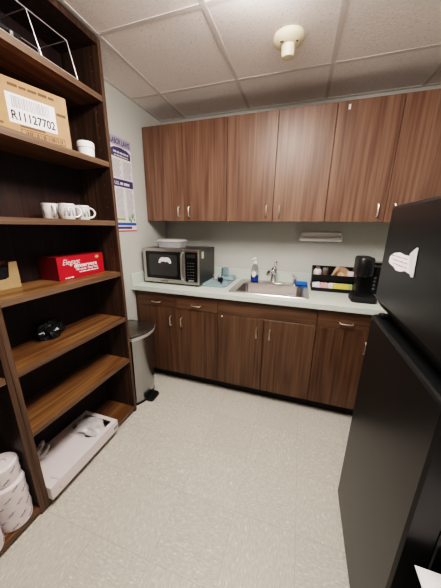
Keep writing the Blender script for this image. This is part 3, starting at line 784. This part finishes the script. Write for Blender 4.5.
# paper rolls at the foot of the second bookcase
def roll(loc, h, r, label, seed):
    t = thing('paper_roll', label, 'paper roll', loc, seed * 1.3, 'wrapped paper rolls')
    bd = B().lathe([(r - .006, 0), (r, .006), (r, h - .008), (r - .008, h), (.022, h - .001), (.020, h - .010)], n=40).o('wrapped_roll', M['white_card'], t, smooth=True)
    rnd = random.Random(seed); b = B(); R = r + .0006
    for i in range(int(h / .040)):
        for j in range(6):
            a0 = j * PI / 3 + (i % 2) * PI / 6 + rnd.uniform(-.05, .05); z0 = .018 + i * .040
            p = []
            for q in range(9):
                a = a0 + .058 * q; z = z0 + .0022 * q + .003 * math.sin(q * 2.4)
                p.append((R * math.cos(a), R * math.sin(a), z))
            b.tube(p, [.0006] + [.0026, .0040, .0022, .0040, .0024, .0038, .0022] + [.0005], 5)
    b.o('printed_script', M['ink_grey'], bd)
    return t
roll((.205, -1.868, .0485), .245, .0640, 'tall wrapped paper roll against the upright of the nearer bookcase', 1)
roll((.192, -1.866, .2945), .095, .062, 'shorter wrapped paper roll stacked on top of a tall one', 2)
roll((.215, -2.0015, .0485), .245, .0640, 'wrapped paper roll cut off by the bottom left picture edge', 3)

# ------------------------------------------------------------------ trash can
tc_ = thing('trash_can', 'stainless steel step trash can between the bookcase and counter', 'trash can', (.02, -.868, 0))
def dshape(x1, hw, bow, z, x0=0):
    pts = [(x0, hw, z), (x0, -hw, z)]
    for i in range(11):
        y = -hw + 2 * hw * i / 10
        pts.append((x1 + bow * (1 - (y / hw) ** 2), y, z))
    return pts
B().loops([dshape(.222, .128, .040, .0), dshape(.222, .128, .040, .022)]).o('base_ring', M['black'], tc_)
B().loops([dshape(.220, .126, .040, .0225), dshape(.243, .145, .047, .5895)]).o('body', M['bin_steel'], tc_, smooth=True)
B().loops([dshape(.250, .150, .050, .590), dshape(.254, .152, .051, .616)]).o('lid_rim', M['rim'], tc_, smooth=True, label='bright steel rim')
B().loops([dshape(.253, .151, .050, .6165), dshape(.250, .149, .049, .626), dshape(.225, .132, .044, .632, .012)]).o('lid', M['bin_lid'], tc_, smooth=True, label='dark steel lid')
B().loops([rrect(.252, .318, -.056, .056, .018, .006), rrect(.250, .322, -.058, .058, .02, .014), rrect(.250, .318, -.054, .054, .018, .030)]).o('pedal', M['black'], tc_, smooth=True, label='black foot pedal')
B().box(.246, .262, -.045, .045, .028, .05, .004, 2).o('pedal_hinge', M['black'], tc_)

# ------------------------------------------------------------------ fridge
fr = thing('refrigerator', 'black two-door refrigerator against the right wall', 'refrigerator', (1.7015, -1.5265, 0), -.010)
HW = .2915
B().box(.064, .640, -HW, HW, .03, 1.492, .006, 2).o('cabinet', M['fridge_side'], fr)
B().box(.056, .0635, -HW + .012, HW - .012, .06, 1.48).o('door_gasket', M['gasket'], fr)
prof = [(.002, 1.502), (.0, 1.494), (.0, 1.149), (.003, 1.144), (.024, 1.113), (.030, 1.107), (.0555, 1.107), (.0555, 1.504), (.010, 1.506)]
def ydoor(prof, name):
    b = B()
    n = len(prof)
    b.loops([[(u + .006, y, v) for u, v in prof] if abs(y) == HW else [(u, y, v) for u, v in prof] for y in (-HW, -HW + .008, HW - .008, HW)])
    return b.o(name, M['fridge'], fr)
ydoor(prof, 'freezer_door')
ydoor([(.0, .060), (.0, 1.062), (.003, 1.069), (.010, 1.072), (.0555, 1.072), (.0555, .055), (.006, .055)], 'fridge_door')
B().box(.020, .060, HW - .060, HW - .012, 1.0725, 1.084, .003, 1).o('hinge', M['black_gloss'], fr)
B().lathe([(.006, 0), (.006, .006)], (.03, HW - .03, 1.084), 12).o('hinge_screw', M['steel'], fr)
B().box(.030, .062, -HW + .01, HW - .01, .022, .054).o('base_grille', M['black'], fr)
for sx in (.07, .58):
    for sy in (-1, 1):
        B().lathe([(.018, 0), (.018, .031)], (sx, sy * (HW - .05), 0), 14).o('foot', M['black'], fr)
# note held on the freezer door
R3 = Matrix.Rotation(.033, 3, 'Z')
outl = [(y - .002, z) for y, z in [(-1.307, 1.307), (-1.311, 1.326), (-1.346, 1.341), (-1.395, 1.347), (-1.434, 1.343), (-1.471, 1.344), (-1.499, 1.349), (-1.515, 1.355), (-1.520, 1.354), (-1.531, 1.298), (-1.522, 1.293), (-1.493, 1.295), (-1.465, 1.297), (-1.429, 1.289), (-1.391, 1.287), (-1.366, 1.295), (-1.318, 1.301)]]
nt_ = thing('paper_note', 'white cut-out paper note fixed to the black freezer door', 'note', (1.7015, -1.5265, 0), -.010)
B().prism([(y + 1.515, z) for y, z in outl], lambda u, v, w: (w, u, v), -.0015, -.0005).o('note_paper', M['paper'], nt_)
for i, (a, w) in enumerate(((.188, .135), (.172, .125), (.155, .105))):
    b = B(); zz = 1.333 - i * .013
    y = a
    while y > a - w:
        l_ = random.uniform(.006, .018); b.box(-.0019, -.0014, y - l_, y, zz - .0018 + random.uniform(-.0008, .0008), zz + .0018); y -= l_ + .004
    b.o('handwriting', M['ink_pink'], nt_)
B().prism([(.036, 1.350), (-.002, 1.372), (-.012, 1.372), (-.020, 1.290), (-.004, 1.288), (.012, 1.30), (.022, 1.32)], lambda u, v, w: (w, u, v), -.0030, -.0018).o('tape', M['film'], nt_, label='strip of clear tape at the right end')

# ------------------------------------------------------------------ black bin with a sheet of paper beside the fridge
bn = thing('storage_bin', 'black bin standing beside the fridge under a white sheet', 'bin', (1.90, -2.06, 0))
B().loops([rrect(-.13, .13, -.14, .14, .03, 0), rrect(-.15, .15, -.16, .16, .035, .62)]).o('bin_body', M['black'], bn, smooth=True)
B().loops([rrect(-.158, .158, -.168, .168, .037, .621), rrect(-.158, .158, -.168, .168, .037, .640), rrect(-.14, .14, -.15, .15, .03, .652)]).o('bin_lid', M['black_gloss'], bn, smooth=True)
b = B().box(0, .216, -.279, 0, 0, .003)
tag(b.o('paper_sheet', M['paper'], None, (1.716, -1.85, .6525)), 'white sheet on the black bin at the lower right picture corner', 'paper')

# ------------------------------------------------------------------ ceiling light (out of frame, above the viewer)
lt = thing('ceiling_light', 'surface mounted fluorescent ceiling light fixture behind the view', 'light', (1.1715, -1.56, ZC))
B().box(-.20, .20, -.42, .42, -.022, -.0035, .004, 1).o('fixture_body', M['tbar'], lt)
m, ntr, bs = new_mat('lamp_diffuser')
bs.inputs['Emission Color'].default_value = (1.0, .925, .875, 1); bs.inputs['Emission Strength'].default_value = LAMP
bs.inputs['Base Color'].default_value = (.9, .88, .84, 1)
B().box(-.185, .185, -.405, .405, -.085, -.0225, .02, 3).o('diffuser', m, lt)

w = bpy.data.worlds.new('World'); scn.world = w; w.use_nodes = True
w.node_tree.nodes['Background'].inputs[0].default_value = (.9, .85, .8, 1); w.node_tree.nodes['Background'].inputs[1].default_value = .2

# ------------------------------------------------------------------ camera
cd = bpy.data.cameras.new('camera'); cam = bpy.data.objects.new('camera', cd); COL.objects.link(cam)
yaw, pitch, rollr = .3122, .2745, .012
f = Vector((-math.sin(yaw) * math.cos(pitch), math.cos(yaw) * math.cos(pitch), -math.sin(pitch)))
rt = f.cross(Vector((0, 0, 1))).normalized(); up = rt.cross(f)
c_, s_ = math.cos(rollr), math.sin(rollr)
rt, up = c_ * rt + s_ * up, -s_ * rt + c_ * up
mt = Matrix((( rt.x, up.x, -f.x, 1.385), (rt.y, up.y, -f.y, -2.3489), (rt.z, up.z, -f.z, 1.4224), (0, 0, 0, 1)))
cam.matrix_world = mt
cd.sensor_fit = 'HORIZONTAL'; cd.sensor_width = 36; cd.lens = 36 * 239.09 / 441
cd.clip_start = .02
scn.camera = cam

scn.view_settings.view_transform = 'Filmic'
scn.view_settings.look = 'High Contrast'
scn.view_settings.exposure = 1.2
scn.cycles.use_denoising = True
scn.cycles.max_bounces = 10; scn.cycles.diffuse_bounces = 5
scn.cycles.sample_clamp_indirect = 6
